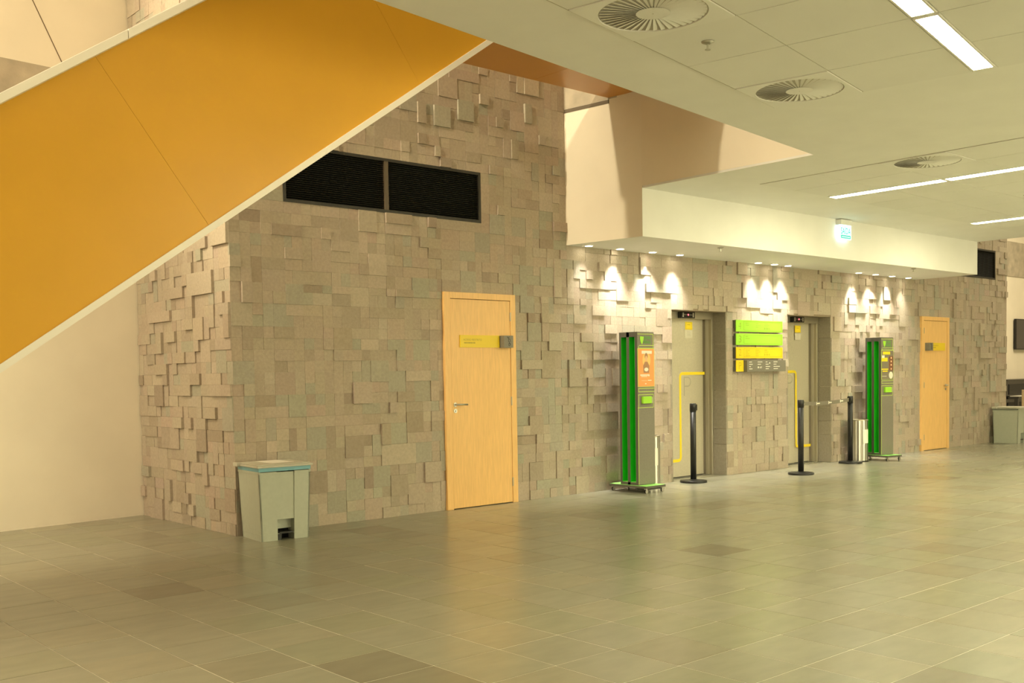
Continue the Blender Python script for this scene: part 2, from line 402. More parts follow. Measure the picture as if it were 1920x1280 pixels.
# ---- plaster walls
dx, dy = -1.339, -.143
def plast(x): return 2.02 + (x + .045) * (dy / dx)
p = MB()
xa, xb = .2, -9.0
for (z0, z1, m_) in ((0, 3.55, M_plaster), (3.55, 4.27, M_concrete), (4.27, 8.2, M_plaster)):
    off = .0 if m_ is M_plaster else -.0
    p.poly([(xa, plast(xa), z0), (xb, plast(xb), z0), (xb, plast(xb), z1), (xa, plast(xa), z1)], m_)
    p.poly([(xa, plast(xa) + .2, z0), (xa, plast(xa) + .2, z1), (xb, plast(xb) + .2, z1), (xb, plast(xb) + .2, z0)], m_)
p.poly([(xa, plast(xa), 8.2), (xb, plast(xb), 8.2), (xb, plast(xb) + .2, 8.2), (xa, plast(xa) + .2, 8.2)], M_plaster)
wall_left = p.build('wall_left'); tag(wall_left, 'smooth cream plaster wall behind the stairs with a concrete band', 'wall', kind='structure')
# narrow slanted joint in the upper plaster
d = MB(); A = Vector((-.975, 0, 4.97)); Bq = Vector((-.50, 0, 4.0)); q = Vector((.008, 0, .004))
pts = [(A.x - .005, A.z), (A.x + .005, A.z), (Bq.x + .005, Bq.z), (Bq.x - .005, Bq.z)]
d.poly([(x, plast(x) - .002, z) for x, z in pts], mat('joint_brown', (.16, .11, .06, 1), .8)); d.build('joint', wall_left)
# rear wall on the right
p = MB(); p.box(FX - .1, 26, 2.6, 2.8, 0, 3.516, M_plaster); p.box(FX - .1, 26, 2.58, 2.8, 3.516, 4.345, M_concrete); p.box(FX - .1, 26, 2.6, 2.8, 4.345, 8, M_plaster)
wall_rear = p.build('wall_rear'); tag(wall_rear, 'cream wall with a concrete beam at the far right', 'wall', kind='structure')
p = MB(); p.box(-9.2, -9, -14, 2.6, 0, 8.2, M_concrete); p.build('wall_west'); tag(bpy.data.objects['wall_west'], 'plain concrete wall beyond the stairs outside the frame', 'wall', kind='structure')
p = MB(); p.box(-9.2, 26, -14.2, -14, 0, 8.2, M_plaster); p.build('wall_south'); tag(bpy.data.objects['wall_south'], 'plain cream wall behind the viewpoint', 'wall', kind='structure')
p = MB(); p.box(26, 26.2, -14, 2.8, 0, 8.2, M_plaster); p.build('wall_east'); tag(bpy.data.objects['wall_east'], 'plain cream wall at the far end of the lobby', 'wall', kind='structure')
# the tall cream wall face that rises from the soffit at x = 4
CX = 4.03; ZC = 3.254; ZS = 2.757
def upface(y):
    return 4.0 + .13 * min(1, max(0, -y)) + (.005 * (-y - 1) if y < -1 else 0)
p = MB()
def strip(ya, yb, z0, z1, off, m_):
    p.poly([(upface(ya) - off, ya, z0), (upface(yb) - off, yb, z0), (upface(yb) - off, yb, z1), (upface(ya) - off, ya, z1)], m_)
strip(.3, 0, ZS + .001, 4.19, 0, M_plaster); strip(0, -1.0, ZS + .001, 8.0, 0, M_plaster); strip(-1.0, -3.9, ZC + .02, 8.0, 0, M_plaster)
strip(.3, 0, 4.24, 8.0, 0, M_concrete)
M_bar = mat('reveal_bar', (.15, .12, .08, 1), .7)
strip(.3, 0, 4.19, 4.235, .004, M_bar); strip(0, -.60, 4.19, 4.23, .004, M_bar); strip(0, -.7, 4.235, 4.9, .003, M_concrete)
p.box(4.2, 4.3, -3.9, .3, ZC + .3, 8, M_plaster)
wall_upper = p.build('wall_upper'); tag(wall_upper, 'tall cream wall face rising from the ceiling opening above the soffit', 'wall', kind='structure')
p = MB(); p.box(4.0, 11.9, .0, .16, 2.9, 8, M_plaster); p.box(11.85, 12.0, -1.4, .3, 3.4, 8, M_plaster)
wall_gallery = p.build('wall_gallery'); tag(wall_gallery, 'cream wall of the floor above the elevators', 'wall', kind='structure')
# roof of the tall hall
p = MB(); p.box(-9.2, 26.2, -14.2, 3, 8.2, 8.4, M_plaster); rf = p.build('ceiling_high'); tag(rf, 'high roof slab over the stair hall', 'ceiling', kind='structure')
# ---- ceiling: plasterboard with two tiled fields, bulkhead over the elevators
p = MB()
def slab(pts, z0, z1, m_):
    n = len(pts)
    p.poly([(x, y, z0) for x, y in pts], m_); p.poly([(x, y, z1) for x, y in pts], m_)
    for i in range(n):
        a, b = pts[i], pts[(i + 1) % n]
        p.poly([(a[0], a[1], z0), (b[0], b[1], z0), (b[0], b[1], z1), (a[0], a[1], z1)], m_)
slab([(-9, -14), (11.83, -14), (11.83, -1.0), (4.138, -1.0), (4.14, -3.007), (-9, -4.85)], ZC, 3.9, M_white)
ceiling = p.build('ceiling'); tag(ceiling, 'low white ceiling of the lobby with panel fields and strip lights', 'ceiling', kind='structure')
p = MB(); slab([(4.13, -1.0), (11.81, -1.0), (11.81, .02), (4.0, .02)], ZS, ZC + .0, M_white)
bulk = p.build('bulkhead', ceiling); bulk['label'] = 'dropped white bulkhead over the elevators'
p = MB(); p.box(11.83, 26, -14, -13.8, ZC, 8, M_plaster); p.build('far_upstand', ceiling)
CT = .006
ZT = ZC - CT
# near field, turned about 11 degrees
th = math.radians(10.86); uu = Vector((math.cos(th), math.sin(th), 0)); vv = Vector((math.sin(th), -math.cos(th), 0))
G0 = Vector((2.444, -3.76, 0)); PU, PV = .662, .645
M_gap = mat('ceiling_groove', (.50, .47, .40, 1), .9)
def rot_box(a0, a1, b0, b1, z0, z1, m_, mb):
    def Tt(q): return G0 + uu * q.x + vv * q.y + Vector((0, 0, q.z))
    return mb.box(a0, a1, b0, b1, z0, z1, m_, T=Tt)
b = MB(); rot_box(-8 * PU, .007, -.007, 1.355, ZC - .003, ZC - .0005, M_gap, b); rot_box(-8 * PU, .007, 1.505, 4.092, ZC - .003, ZC - .0005, M_gap, b)
b.build('panel_grid', ceiling)
DIFF = [(-1, 0), (-4, 0)]
gp = .004
for i in range(-8, 0):
    for j in range(0, 6):
        if (i, j) in DIFF: continue
        b0 = j * PV if j < 2 else 1.505 + (j - 2) * PV
        b1 = b0 + PV if j != 1 else 1.355
        b = MB(); rot_box(i * PU + gp, (i + 1) * PU - gp, b0 + gp, b1 - gp, ZT, ZC - .0025, M_tile, b)
        b.build('ceiling_tile', ceiling)
# far field, square to the wall
XB = [4.955, 5.57, 6.205]; x = 6.385
while x < 11.0:
    XB.append(x); x += .65
    if abs(x - 9.635) < .02: XB.append(x); x += .18
XB = sorted(set(round(v, 3) for v in XB))
GAPX = [(6.205, 6.385), (9.635, 9.815)]
b = MB()
xs = [4.955, 6.205, 6.385, 9.635, 9.815, 11.12]
for k in (0, 2, 4): b.box(xs[k], xs[k + 1], -1.872 - 12 * .65, -1.867, ZC - .003, ZC - .0005, M_gap)
b.build('panel_grid', ceiling)
cols = [(4.955, 5.57), (5.57, 6.205)] + [(6.385 + .65 * k, 7.035 + .65 * k) for k in range(5)] + [(9.815, 10.465), (10.465, 11.115)]
for (xa, xb_) in cols:
    for j in range(12):
        y1 = -1.872 - j * .65
        if abs(xa - 4.955) < .01 and j == 2: continue
        b = MB(); b.box(xa + gp, xb_ - gp, y1 - .65 + gp, y1 - gp, ZT, ZC - .0025, M_tile)
        b.build('ceiling_tile', ceiling)

# ================================================================ CEILING FITTINGS
def strip_light(name_label, T, L, W, group=None):
    if name_label is None:
        b = MB(); b.box(0, L, 0, W, ZT - .001, ZC - .0008, M_panel, T=T); return b.build('strip_light', ceiling)
    t = thing('ceiling_light', name_label, 'light', (0, 0, 0), 0, group)
    b = MB(); h = .012
    for (a0, a1, b0, b1) in ((0, L, 0, h), (0, L, W - h, W), (0, h, h, W - h), (L - h, L, h, W - h)):
        b.box(a0, a1, b0, b1, ZT - .004, ZC - .0006, M_white, T=T)
    b.build('frame', t)
    b = MB(); b.box(h, L - h, h, W - h, ZT - .001, ZC - .0008, M_panel, T=T); b.build('diffuser', t)
    return t
def TN(a, bq):
    o = G0 + uu * a + vv * bq
    return lambda q: o + uu * q.x + vv * q.y + Vector((0, 0, q.z))
def TF(xo, yo): return lambda q: Vector((xo + q.y, yo - q.x, q.z))
strip_light('wide bright strip light ending nearest the ceiling opening', TN(-1.30, 1.36), 1.26, .14)
strip_light('bright strip light cut by the top edge, end to end with the longer one', TN(-2.60, 1.36), 1.26, .14)
strip_light('thin strip light behind the first far air vent, nearer the exit sign', TF(6.215, -1.875), 1.285, .16)
strip_light('thin strip light cut by the right edge, in line with the exit-side one', TF(6.215, -3.185), 1.285, .16)
strip_light('farthest thin strip light in the low ceiling, above the louvred grille', TF(9.645, -1.875), 1.285, .16)
for k in range(2, 6):
    for xo in (6.215, 9.645): strip_light(None, TF(xo, -1.875 - 1.31 * k), 1.285, .16)
strip_light(None, TF(9.645, -3.185), 1.285, .16)
for k in (0, 1, 2): strip_light(None, TN(-1.30 * (k - .2), 3.5), 1.26, .14)  # extra unseen strips, added to brighten the floor at lower right

def diffuser(label, T, w_, h_):
    t = thing('air_vent', label, 'air vent', (0, 0, 0))
    R0, n = .292, 48
    cx, cy = w_ / 2, h_ / 2
    b = MB(); k0 = len(b.v); z = ZT - .004
    ring, sq = [], []
    for i in range(n):
        a = 2 * math.pi * i / n; c, s = math.cos(a), math.sin(a)
        ring.append((cx + R0 * c, cy + R0 * s)); m_ = max(abs(c), abs(s)); sq.append((cx + (w_ / 2 - .006) * c / m_, cy + (h_ / 2 - .006) * s / m_))
    for i in range(n):
        j = (i + 1) % n
        b.poly([T(Vector((*sq[i], z))), T(Vector((*sq[j], z))), T(Vector((*ring[j], z))), T(Vector((*ring[i], z)))], M_white)
        b.poly([T(Vector((*ring[i], z))), T(Vector((*ring[j], z))), T(Vector((*ring[j], z + .012))), T(Vector((*ring[i], z + .012)))], M_white)
        b.poly([T(Vector((*sq[i], z))), T(Vector((*sq[j], z))), T(Vector((*sq[j], z + .012))), T(Vector((*sq[i], z + .012)))], M_white)
    b.build('face_plate', t)
    b = MB(); b.poly([T(Vector((*q, ZC - .0008))) for q in ring], M_void); b.build('duct', t)
    n = 40
    for i in range(n):
        a = 2 * math.pi * i / n; c, s = math.cos(a), math.sin(a)
        b = MB(); P = []
        for (r, hw) in ((.085, .0045), (.284, .0138)):
            tl = .45 * hw
            P.append((r, -hw, z + .001)); P.append((r, hw, z + .002 + tl))
        f = lambda q: T(Vector((cx + q[0] * c - q[1] * s, cy + q[0] * s + q[1] * c, q[2])))
        Q = [P[0], P[2], P[3], P[1]]
        b.poly([f(q) for q in Q], M_white)
        b.poly([f((q[0], q[1], q[2] + .0012)) for q in Q], M_white)
        b.poly([f(P[0]), f(P[2]), f((P[2][0], P[2][1], P[2][2] + .0012)), f((P[0][0], P[0][1], P[0][2] + .0012))], M_white)
        b.build('vane', t)
    b = MB(); b.poly([T(Vector((cx + .092 * math.cos(i * .3927), cy + .092 * math.sin(i * .3927), z))) for i in range(16)], M_white)
    b.poly([T(Vector((cx + .004 * math.cos(i * .785), cy + .004 * math.sin(i * .785), z - .0015))) for i in range(8)], M_etch)
    b.build('hub', t)
diffuser('round swirl air vent in the ceiling opening corner, beside the strip light', TN(-PU, 0), PU, PV)
diffuser('largest round swirl air vent cut by the top edge', TN(-4 * PU, 0), PU, PV)
diffuser('farthest round swirl air vent, left of the thin strip lights', lambda q: Vector((4.955 + q.x, -3.172 - q.y, q.z)), .615, .65)

def sprinkler(label, x, y, z):
    t = thing('sprinkler', label, 'sprinkler', (x, y, z))
    b = MB(); b.lathe(0, 0, [(.038, -.0005), (.036, -.006), (.012, -.016)], M_chrome, 16); b.build('escutcheon', t, smooth=True)
    b = MB(); b.lathe(0, 0, [(.006, -.014), (.006, -.045)], M_chrome, 8); b.build('nozzle', t)
    b = MB(); b.lathe(0, 0, [(.017, -.045), (.017, -.048)], M_chrome, 14); b.build('deflector', t)
sprinkler('sprinkler head between the two near air vents', .845, -4.397, ZT)
sprinkler('sprinkler head on the soffit between the downlight groups', 5.614, -.87, ZS)
sprinkler('small sprinkler head at the right end of the soffit', 9.967, -.93, ZS)
sprinkler('sprinkler head at the right edge by the thin strip lights', 7.94, -3.3, ZT)

# downlights in the soffit
DLX = [4.23, 4.74, 5.30, 5.80, 7.40, 7.76, 8.08, 9.89, 10.37, 10.86, 11.36]
DLN = ['leftmost soffit downlight, beside the stone wall corner', 'soffit downlight second from the left, above the brightest wall spot', 'soffit downlight third from the left end',
       'soffit downlight above the first elevator', 'soffit downlight above the left of the floor directory', 'soffit downlight above the right of the floor directory', 'soffit downlight left of the second elevator',
       'soffit downlight right of the second elevator', 'soffit downlight above the silver cylinder bin', 'soffit downlight above the far green display stand', 'rightmost soffit downlight, before the far wooden door']
first = None
DLE = [24, 105, 98, 84, 70, 90, 78, 84, 84, 76, 30]
for k, (x, lb) in enumerate(zip(DLX, DLN)):
    if first is None:
        t = thing('downlight', lb, 'light', (x, -.125, ZS), 0, 'soffit downlights')
        b = MB(); b.lathe(0, 0, [(.052, -.0002), (.052, -.004), (.042, -.004)], M_white, 20); b.build('ring', t)
        b = MB(); b.lathe(0, 0, [(.041, -.003), (.041, -.0055)], M_down, 20); b.build('lens', t)
        first = t
    else:
        t = copy_tree(first); t.location = (x, -.125, ZS); t['label'] = lb
    sp_ = spot('downlight_beam', (x, -.135, ZS - .012), (x, -.06, 1.0), DLE[k], (1, .93, .80), 76, 1, .05)

# exit sign
t = thing('exit_sign', 'green and white lit exit sign on the bulkhead', 'sign', (7.95, -1.0, 3.0))
b = MB(); b.box(-.125, .135, -.075, -.0, .18, .245, M_white); b.build('housing', t)
b = MB(); b.box(-.125, .135, -.062, -.045, .0, .178, M_exit); b.build('face', t)
b = MB(); b.box(-.112, .122, -.0635, -.0622, .010, .052, M_exg); b.box(-.085, .100, -.0645, -.0637, .026, .034, M_exit); b.build('arrow_band', t)
text('SAÍDA', -.112, -.0637, .062, .105, M_exg, t, 'lettering', width=.232, bold=.02)

# ================================================================ DOORS, VENTS
def wood_door(idx, D, label, mirror):
    x0, x1, h = D
    t = thing('door_%d' % idx, label, 'door', ((x0 + x1) / 2, 0, 0), kind='structure')
    W = (x1 - x0) / 2; s = -1 if mirror else 1
    lx0, lx1, lh = -W + .075, W - .072, h - .063
    T = (lambda q: Vector((q.x * s, q.y, q.z)))
    b = MB(); yf = -.036
    b.box(-W, lx0, yf, .12, 0, h, M_wood, T=T); b.box(lx1, W, yf, .12, 0, h, M_wood, T=T); b.box(lx0, lx1, yf, .12, lh, h, M_wood, T=T)
    b.box(lx0, lx0 + .004, yf + .016, .1, 0, lh, M_void, T=T)
    b.build('frame', t, bevel=.002)
    b = MB(); b.box(lx0 + .005, lx1 - .003, yf + .006, yf + .05, .008, lh - .005, M_wood, T=T); b.build('leaf', t, bevel=.0015)
    b = MB(); b.box(lx0, lx1, .02, .10, .0, lh, M_void, T=T); b.build('shadow_gap', t)
    y = yf + .006
    hx = lx0 + .045
    b = MB(); 
    for zc in (1.055, .992): 
        k = 14; ring = [T(Vector((hx + .022 * math.cos(2 * math.pi * i / k), y - .004, zc + .022 * math.sin(2 * math.pi * i / k)))) for i in range(k)]
        b.poly(ring, M_chrome); 
        for i in range(k):
            a_, c_ = ring[i], ring[(i + 1) % k]; b.poly([a_, c_, c_ + Vector((0, .006, 0)), a_ + Vector((0, .006, 0))], M_chrome)
    b.box(hx - .003, hx + .003, y - .006, y - .004, .980, .998, M_dark, T=T)
    hd = b.build('handle', t); 
    b = MB(); b.tube([T(Vector(q)) for q in ((hx, y, 1.055), (hx, y - .045, 1.055), (hx + .02, y - .052, 1.056), (hx + .12, y - .050, 1.053))], .009, M_chrome); b.build('lever', hd, smooth=True)
    for z in (1.95, 1.07, .22):
        b = MB(); b.tube([T(Vector((lx1 - .001, y - .006, z - .045))), T(Vector((lx1 - .001, y - .006, z + .045)))], .007, M_steel, 8); b.build('hinge', t)
    return t, lx0, lx1
d1, l0, l1 = wood_door(1, D1, 'near pale wooden door left of the near green display stand', False)
d2, m0, m1 = wood_door(2, D2, 'far pale wooden door at the right end of the stone wall', True)
def door_sign(label, loc, rev):
    t = thing('door_sign', label, 'sign', loc)
    xp = 0 if not rev else .145
    b = MB(); b.box(xp, xp + .52, -.012, 0, 0, .125, M_yband); b.build('plate', t)
    cx0 = .53 if not rev else 0
    b = MB(); b.box(cx0, cx0 + .125, -.075, 0, -.002, .123, M_charf, skip=()); b.build('cube', t)
    text('ACESSO RESTRITO', xp + .04, -.0125, .068, .020, M_inky, t, width=.24)
    b = MB(); R = random.Random(4); x = xp + .05
    while x < xp + .19: b.box(x, x + .006, -.0126, -.0122, .040, .054, M_inky); x += R.choice((.009, .010, .012))
    b.build('small_print', t)
    cxm = cx0 + .062
    b = MB(); y0, y1 = -.0762, -.0752
    def bar(xa, za, xb, zb, wd=.005):
        dx_, dz_ = xb - xa, zb - za; L = math.hypot(dx_, dz_); nx, nz = -dz_ / L * wd / 2, dx_ / L * wd / 2
        b.prism([(xa - nx, za - nz), (xb - nx, zb - nz), (xb + nx, zb + nz), (xa + nx, za + nz)], y0, y1, M_dark)
    # key and padlock pictogram
    bar(cxm - .018, .112, cxm + .004, .086); bar(cxm - .014, .100, cxm - .002, .104, .004); bar(cxm + .004, .108, cxm + .010, .108, .009)
    k = 14
    for i in range(k):
        a_, c_ = 2 * math.pi * i / k, 2 * math.pi * (i + 1) / k
        bar(cxm + .008 + .013 * math.cos(a_), .072 + .017 * math.sin(a_), cxm + .008 + .013 * math.cos(c_), .072 + .017 * math.sin(c_), .004)
    bar(cxm + .010, .052, cxm + .026, .030, .004)
    for q in ((0, .018, .016, .018), (0, .042, .016, .042), (0, .018, 0, .042), (.016, .018, .016, .042)): bar(cxm + q[0], q[1], cxm + q[2], q[3], .004)
    b.build('pictogram', t)
door_sign('yellow sign with grey cube at its right end on the near wooden door', (2.452, -.030, 1.628), False)
door_sign('yellow sign with grey cube at its left end on the far wooden door', (12.09, -.030, 1.63), True)

def vent(label, V, mull):
    x0, x1, z0, z1 = V
    t = thing('louvre_grille', label, 'vent', (x0, 0, z0))
    W, H = x1 - x0, z1 - z0
    b = MB(); f = .028
    for a in ((0, W, 0, f), (0, W, H - f, H), (0, f, f, H - f), (W - f, W, f, H - f)): b.box(a[0], a[1], -.006, .12, a[2], a[3], M_frame)
    b.build('frame', t)
    b = MB(); b.box(mull - .022, mull + .022, -.004, .12, f, H - f, mat('brown_mullion', (.10, .075, .045, 1), .5)); b.build('mullion', t)
    b = MB(); b.box(0, W, .125, .14, 0, H, M_void); b.build('back', t)
    n = 24
    for k in range(n):
        z = f + .004 + k * (H - 2 * f) / n
        b = MB(); 
        b.prism([(f, 0)], 0, 0, M_louv) if False else None
        x_a, x_b = f, W - f
        P = [(.008, z), (.010, z - .002), (.045, z + .016), (.043, z + .018)]
        for xa_, xb_ in ((f, mull - .022), (mull + .022, W - f)):
            k0 = len(b.v)
            A_ = [(xa_, y, zz) for y, zz in P]; B_ = [(xb_, y, zz) for y, zz in P]
            for i in range(4): b.poly([A_[i], B_[i], B_[(i + 1) % 4], A_[(i + 1) % 4]], M_louv)
        b.build('louvre', t)
vent('wide black louvred grille high on the stone wall under the stairs', V1, 1.10)
vent('black louvred grille high on the far stone wall, partly behind the bulkhead', V2, 1.10)

# ---- elevators
def elevator(idx, X, label, mirror):
    x0, x1 = X
    t = thing('door_%d' % idx, label, 'elevator', (x0, 0, 0), kind='structure')
    W = x1 - x0
    b = MB()
    for (a0, a1, y0, y1) in ((W - .045, W, .20, .26), (W - .10, W - .045, .255, .34), (0, .045, .20, .26), (.045, .10, .255, .34)):
        b.box(a0, a1, y0, y1, 0, EH - .09, M_steel)
    b.box(0, W, .20, .34, EH - .09, EH, M_steel)
    b.box(W - .1035, W - .0998, .262, .30, 0, EH - .09, M_pgr)
    b.build('frame', t)
    b = MB()
    for xx, yy in ((W - .047, .2535), (W - .0475, .1985), (W - .004, .198)): b.box(xx, xx + .004, yy, yy + .003, 0, EH - .09, M_print)
    b.build('edge_highlight', t)  # pale strips stand in for highlights on the steel frame edges
    sm = .58 if mirror else .815
    b = MB(); b.box(.09, sm, .275, .30, .012, EH - .088, M_steelp); pa = b.build('panel', t)
    b = MB(); b.box(sm + .005, W - .09, .30, .32, .012, EH - .088, M_steelp); pb = b.build('panel', t)
    b = MB(); b.box(.05, W - .05, .32, .36, 0, EH - .05, M_void); b.build('shaft', t)
    b = MB(); b.box(.10, W - .10, .2, .3, .0, .004, M_char); b.build('sill', t)
    # floor display
    b = MB(); b.box(.37, .64, .145, .20, EH - .088, EH - .008, M_blackg); ds = b.build('display', t)
    b = MB(); b.box(.395, .42, .143, .145, EH - .075, EH - .02, M_chrome); b.box(.595, .62, .143, .145, EH - .075, EH - .02, M_chrome); b.box(.42, .595, .143, .1445, EH - .048, EH - .044, M_chrome)
    b.build('bracket', ds)
    b = MB(); b.box(.50, .516, .141, .1445, EH - .056, EH - .036, M_red); b.build('lamp', ds)
    # stickers
    sx = .605
    b = MB(); b.box(sx, sx + .145, .2735, .275, 1.885, 1.985, M_yellow); st = b.build('warning_sticker', t)
    b = MB(); q = (.010, .004)
    for (xa_, xb_, za_, zb_) in ((sx + .012, sx + .133, 1.975, 1.977), (sx + .012, sx + .133, 1.893, 1.895), (sx + .012, sx + .014, 1.893, 1.977), (sx + .131, sx + .133, 1.893, 1.977)): b.box(xa_, xb_, .2728, .2735, za_, zb_, M_inky)
    b.box(sx + .04, sx + .10, .2728, .2735, 1.945, 1.950, M_inky); b.build('border', st)
    b = MB(); b.box(sx, sx + .145, .2738, .275, 1.78, 1.875, mat('clear_sticker', (.66, .62, .50, 1), .4)); nt = b.build('notice_sticker', t)
    b = MB(); R = random.Random(idx)
    for k in range(4): b.box(sx + .03, sx + .03 + R.uniform(.06, .09), .273, .2738, 1.862 - k * .018, 1.866 - k * .018, M_etch)
    b.build('print', nt)
    # yellow line with rounded corners
    yw = .038
    def path(P, r=.05):
        out = []
        for i, p_ in enumerate(P):
            if i in (0, len(P) - 1): out.append(Vector(p_)); continue
            a_, c_ = Vector(P[i - 1]), Vector(P[i + 1]); p_ = Vector(p_)
            u1, u2 = (a_ - p_).normalized(), (c_ - p_).normalized()
            for k in range(7):
                s_ = k / 6; q1 = p_ + u1 * r * (1 - s_) ** 1; q2 = p_ + u2 * r * s_
                out.append((p_ + u1 * r) * (1 - s_) ** 2 + p_ * 2 * s_ * (1 - s_) + (p_ + u2 * r) * s_ ** 2)
        return out
    if not mirror: P = [(.10, .218), (.495, .218), (.495, 1.325), (W - .10, 1.325)]
    else: P = [(.10, 1.325), (.625, 1.325), (.625, .245), (W - .10, .245)]
    pts = path(P); b = MB()
    for i in range(len(pts) - 1):
        a_, c_ = pts[i], pts[i + 1]
        def nrm(k):
            d_ = (pts[min(k + 1, len(pts) - 1)] - pts[max(k - 1, 0)]).normalized(); return Vector((-d_.y, d_.x)) * yw / 2
        n1, n2 = nrm(i), nrm(i + 1)
        yy = .2735
        b.poly([((a_ - n1).x, yy, (a_ - n1).y), ((c_ - n2).x, yy, (c_ - n2).y), ((c_ + n2).x, yy, (c_ + n2).y), ((a_ + n1).x, yy, (a_ + n1).y)], M_yellow)
    b.build('yellow_line', t)
    text('P', .565 if not mirror else .39, .2742, 1.04, .245, M_etch, t, 'letter', width=.15, bold=-.02)
elevator(3, E1x, 'left steel elevator door with the yellow line turning up', False)
elevator(4, E2x, 'right steel elevator door with the yellow line turning down, behind the taped posts', True)
# ================================================================ THE STAIRS
t = thing('staircase', 'orange panelled staircase rising to the right across the wall', 'staircase', (0, -2.2, 0))
ZB = lambda x: 3.114 + .689 * x
ZT_ = lambda x: 4.452 + .683 * x
pd = Vector((-.589, .808)); sd_ = Vector((1.627, 1.118))
s0 = Vector((-1.85, 3.152))
def seam(k):
    """where the k-th panel joint meets the bottom and the top line"""
    o = s0 + sd_ * k
    tb = (3.114 + .689 * o.x - o.y) / (pd.y - .689 * pd.x); tt = (4.452 + .683 * o.x - o.y) / (pd.y - .683 * pd.x)
    return o + pd * tb, o + pd * tt
seams = [seam(k) for k in range(-2, 3)]
E_ = .0007
edges = [None] + seams
for k in range(len(seams)):
    b1, t1 = seams[k]
    g_ = Vector((.824, .566)) * E_
    if k == 0: pts = [(-4.515, .003), (b1 - g_)[:], (t1 - g_)[:], (-5.2, .9), (-5.2, .003)]
    else:
        b0, t0 = seams[k - 1]; pts = [(b0 + g_)[:], (b1 - g_)[:], (t1 - g_)[:], (t0 + g_)[:]]
    b = MB(); b.prism(pts, 0, .06, M_orange); b.build('side_panel', t)
b1, t1 = seams[-1]
b = MB(); b.prism([(b1 + g_)[:], (2.0, ZB(1.75)), (4.1, ZB(1.75)), (4.1, 5.5), (1.7, 5.5), (t1 + g_)[:]], 0, .06, M_orange); b.build('side_panel', t)
b = MB(); xe = 2.2
b.prism([(-4.515, .003), (-4.45, .003), (xe, ZB(xe) - .026), (xe, ZB(xe) + .022)], -.012, .07, M_trimw); b.build('bottom_trim', t)
# cap rail in lengths
def caplen(xa, xb):
    b = MB()
    P = lambda x, o: (x, ZT_(x) + o)
    b.prism([P(xa, 0), P(xb, 0), P(xb, .054), P(xa, .054)], -.11, .10, M_trimw); b.build('cap_rail', t, bevel=.003)
caplen(-5.2, -3.35); caplen(-3.346, -1.72); caplen(-1.716, -.09); caplen(-.086, 1.54)
# steps behind the panel
n = 25
b = MB(); run = .25; zn = lambda x: 3.114 + .689 * x + .34
for k in range(n):
    x = -5.06 + k * run; z = (k + 1) * run * .689
    b = MB(); b.box(x, x + run + .02, .06, 1.58, z - .04, z, M_concrete); b.box(x, x + .02, .06, 1.58, z - run * .689, z - .04, M_concrete); b.build('step', t)
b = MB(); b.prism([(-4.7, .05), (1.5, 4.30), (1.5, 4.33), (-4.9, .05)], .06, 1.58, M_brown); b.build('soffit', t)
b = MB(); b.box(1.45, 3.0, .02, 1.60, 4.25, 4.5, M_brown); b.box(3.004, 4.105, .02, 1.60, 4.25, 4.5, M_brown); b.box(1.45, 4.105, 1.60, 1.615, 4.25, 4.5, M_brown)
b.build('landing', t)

# ================================================================ DIRECTORY
t = thing('floor_directory', 'floor directory of lime, yellow and grey panels between the elevators', 'sign', (7.003, -.058, 1.338))
rows = [('4', .518, .67, M_lime, M_ink), ('3', .345, .495, M_lime, M_ink), ('2', .172, .318, M_yband, M_inky)]
R = random.Random(9)
for ch, z0, z1, mt_, ik in rows:
    b = MB(); b.box(0, 1.04, 0, .012, z0, z1, mt_); pn = b.build('panel', t, bevel=.001); pn['label'] = ('lime' if mt_ is M_lime else 'yellow') + ' panel for floor ' + ch
    b = MB(); y = -.0008
    b.box(.165, 1.02, y, 0, z1 - .018, z1 - .0155, ik); b.box(.165, 1.02, y, 0, z0 + .018, z0 + .0205, ik); b.box(.165, .168, y, 0, z0 + .018, z1 - .016, ik); b.box(1.017, 1.02, y, 0, z0 + .018, z1 - .016, ik)
    b.build('outline', pn)
    text(ch, .05, y, z0 + .035, .085, ik, pn, 'numeral', width=.055, bold=-.026)
    b = MB()
    for cx_, nl in (((.20, 2), (.43, 3), (.62, 2)) if ch == '4' else ((.20, 2),) if ch == '3' else ((.20, 4), (.42, 4), (.62, 2))):
        for r_ in range(nl): b.box(cx_, cx_ + R.uniform(.05, .12), y, 0, z1 - .042 - r_ * .024, z1 - .038 - r_ * .024, ik)
    if ch != '3':
        for k in range(4): b.box(.62 + k * .035, .628 + k * .035, y, 0, z0 + .035, z0 + .06, ik)
    b.build('small_print', pn)
b = MB(); b.box(0, .155, 0, .012, 0, .148, M_yband); pn = b.build('panel', t, bevel=.001); pn['label'] = 'yellow end panel with the letter P'
text('P', .055, -.0008, .03, .088, M_inky, pn, 'letter', width=.05, bold=-.026)
b = MB(); b.box(.17, 1.045, -.045, .012, -.004, .146, M_charf); gb = b.build('grey_box', t, bevel=.001); gb['label'] = 'thicker grey panel with white print'
b = MB(); y = -.0458
for cx_, L1 in ((.215, (.06, .075, .035, .07)), (.40, (.105, .075)), (.58, (.04, .065, .10, .07)), (.76, (.09, .065, .145, .10))):
    for r_, l_ in enumerate(L1): b.box(cx_, cx_ + l_, y, -.045, .118 - r_ * .03, .127 - r_ * .03, M_print)
b.build('small_print', gb)
b = MB()
for (cx_, cz, r_) in ((.415, .052, .014), (.672, .108, .012)):
    b.prism([(cx_ + r_ * math.cos(i * .6283), cz + r_ * math.sin(i * .6283)) for i in range(10)], y, -.045, M_print)
b.prism([(.445, .04), (.468, .04), (.462, .055), (.455, .068)], y, -.045, M_print); b.box(.482, .492, y, -.045, .040, .066, M_print); b.build('pictograms', gb)
b = MB(); 
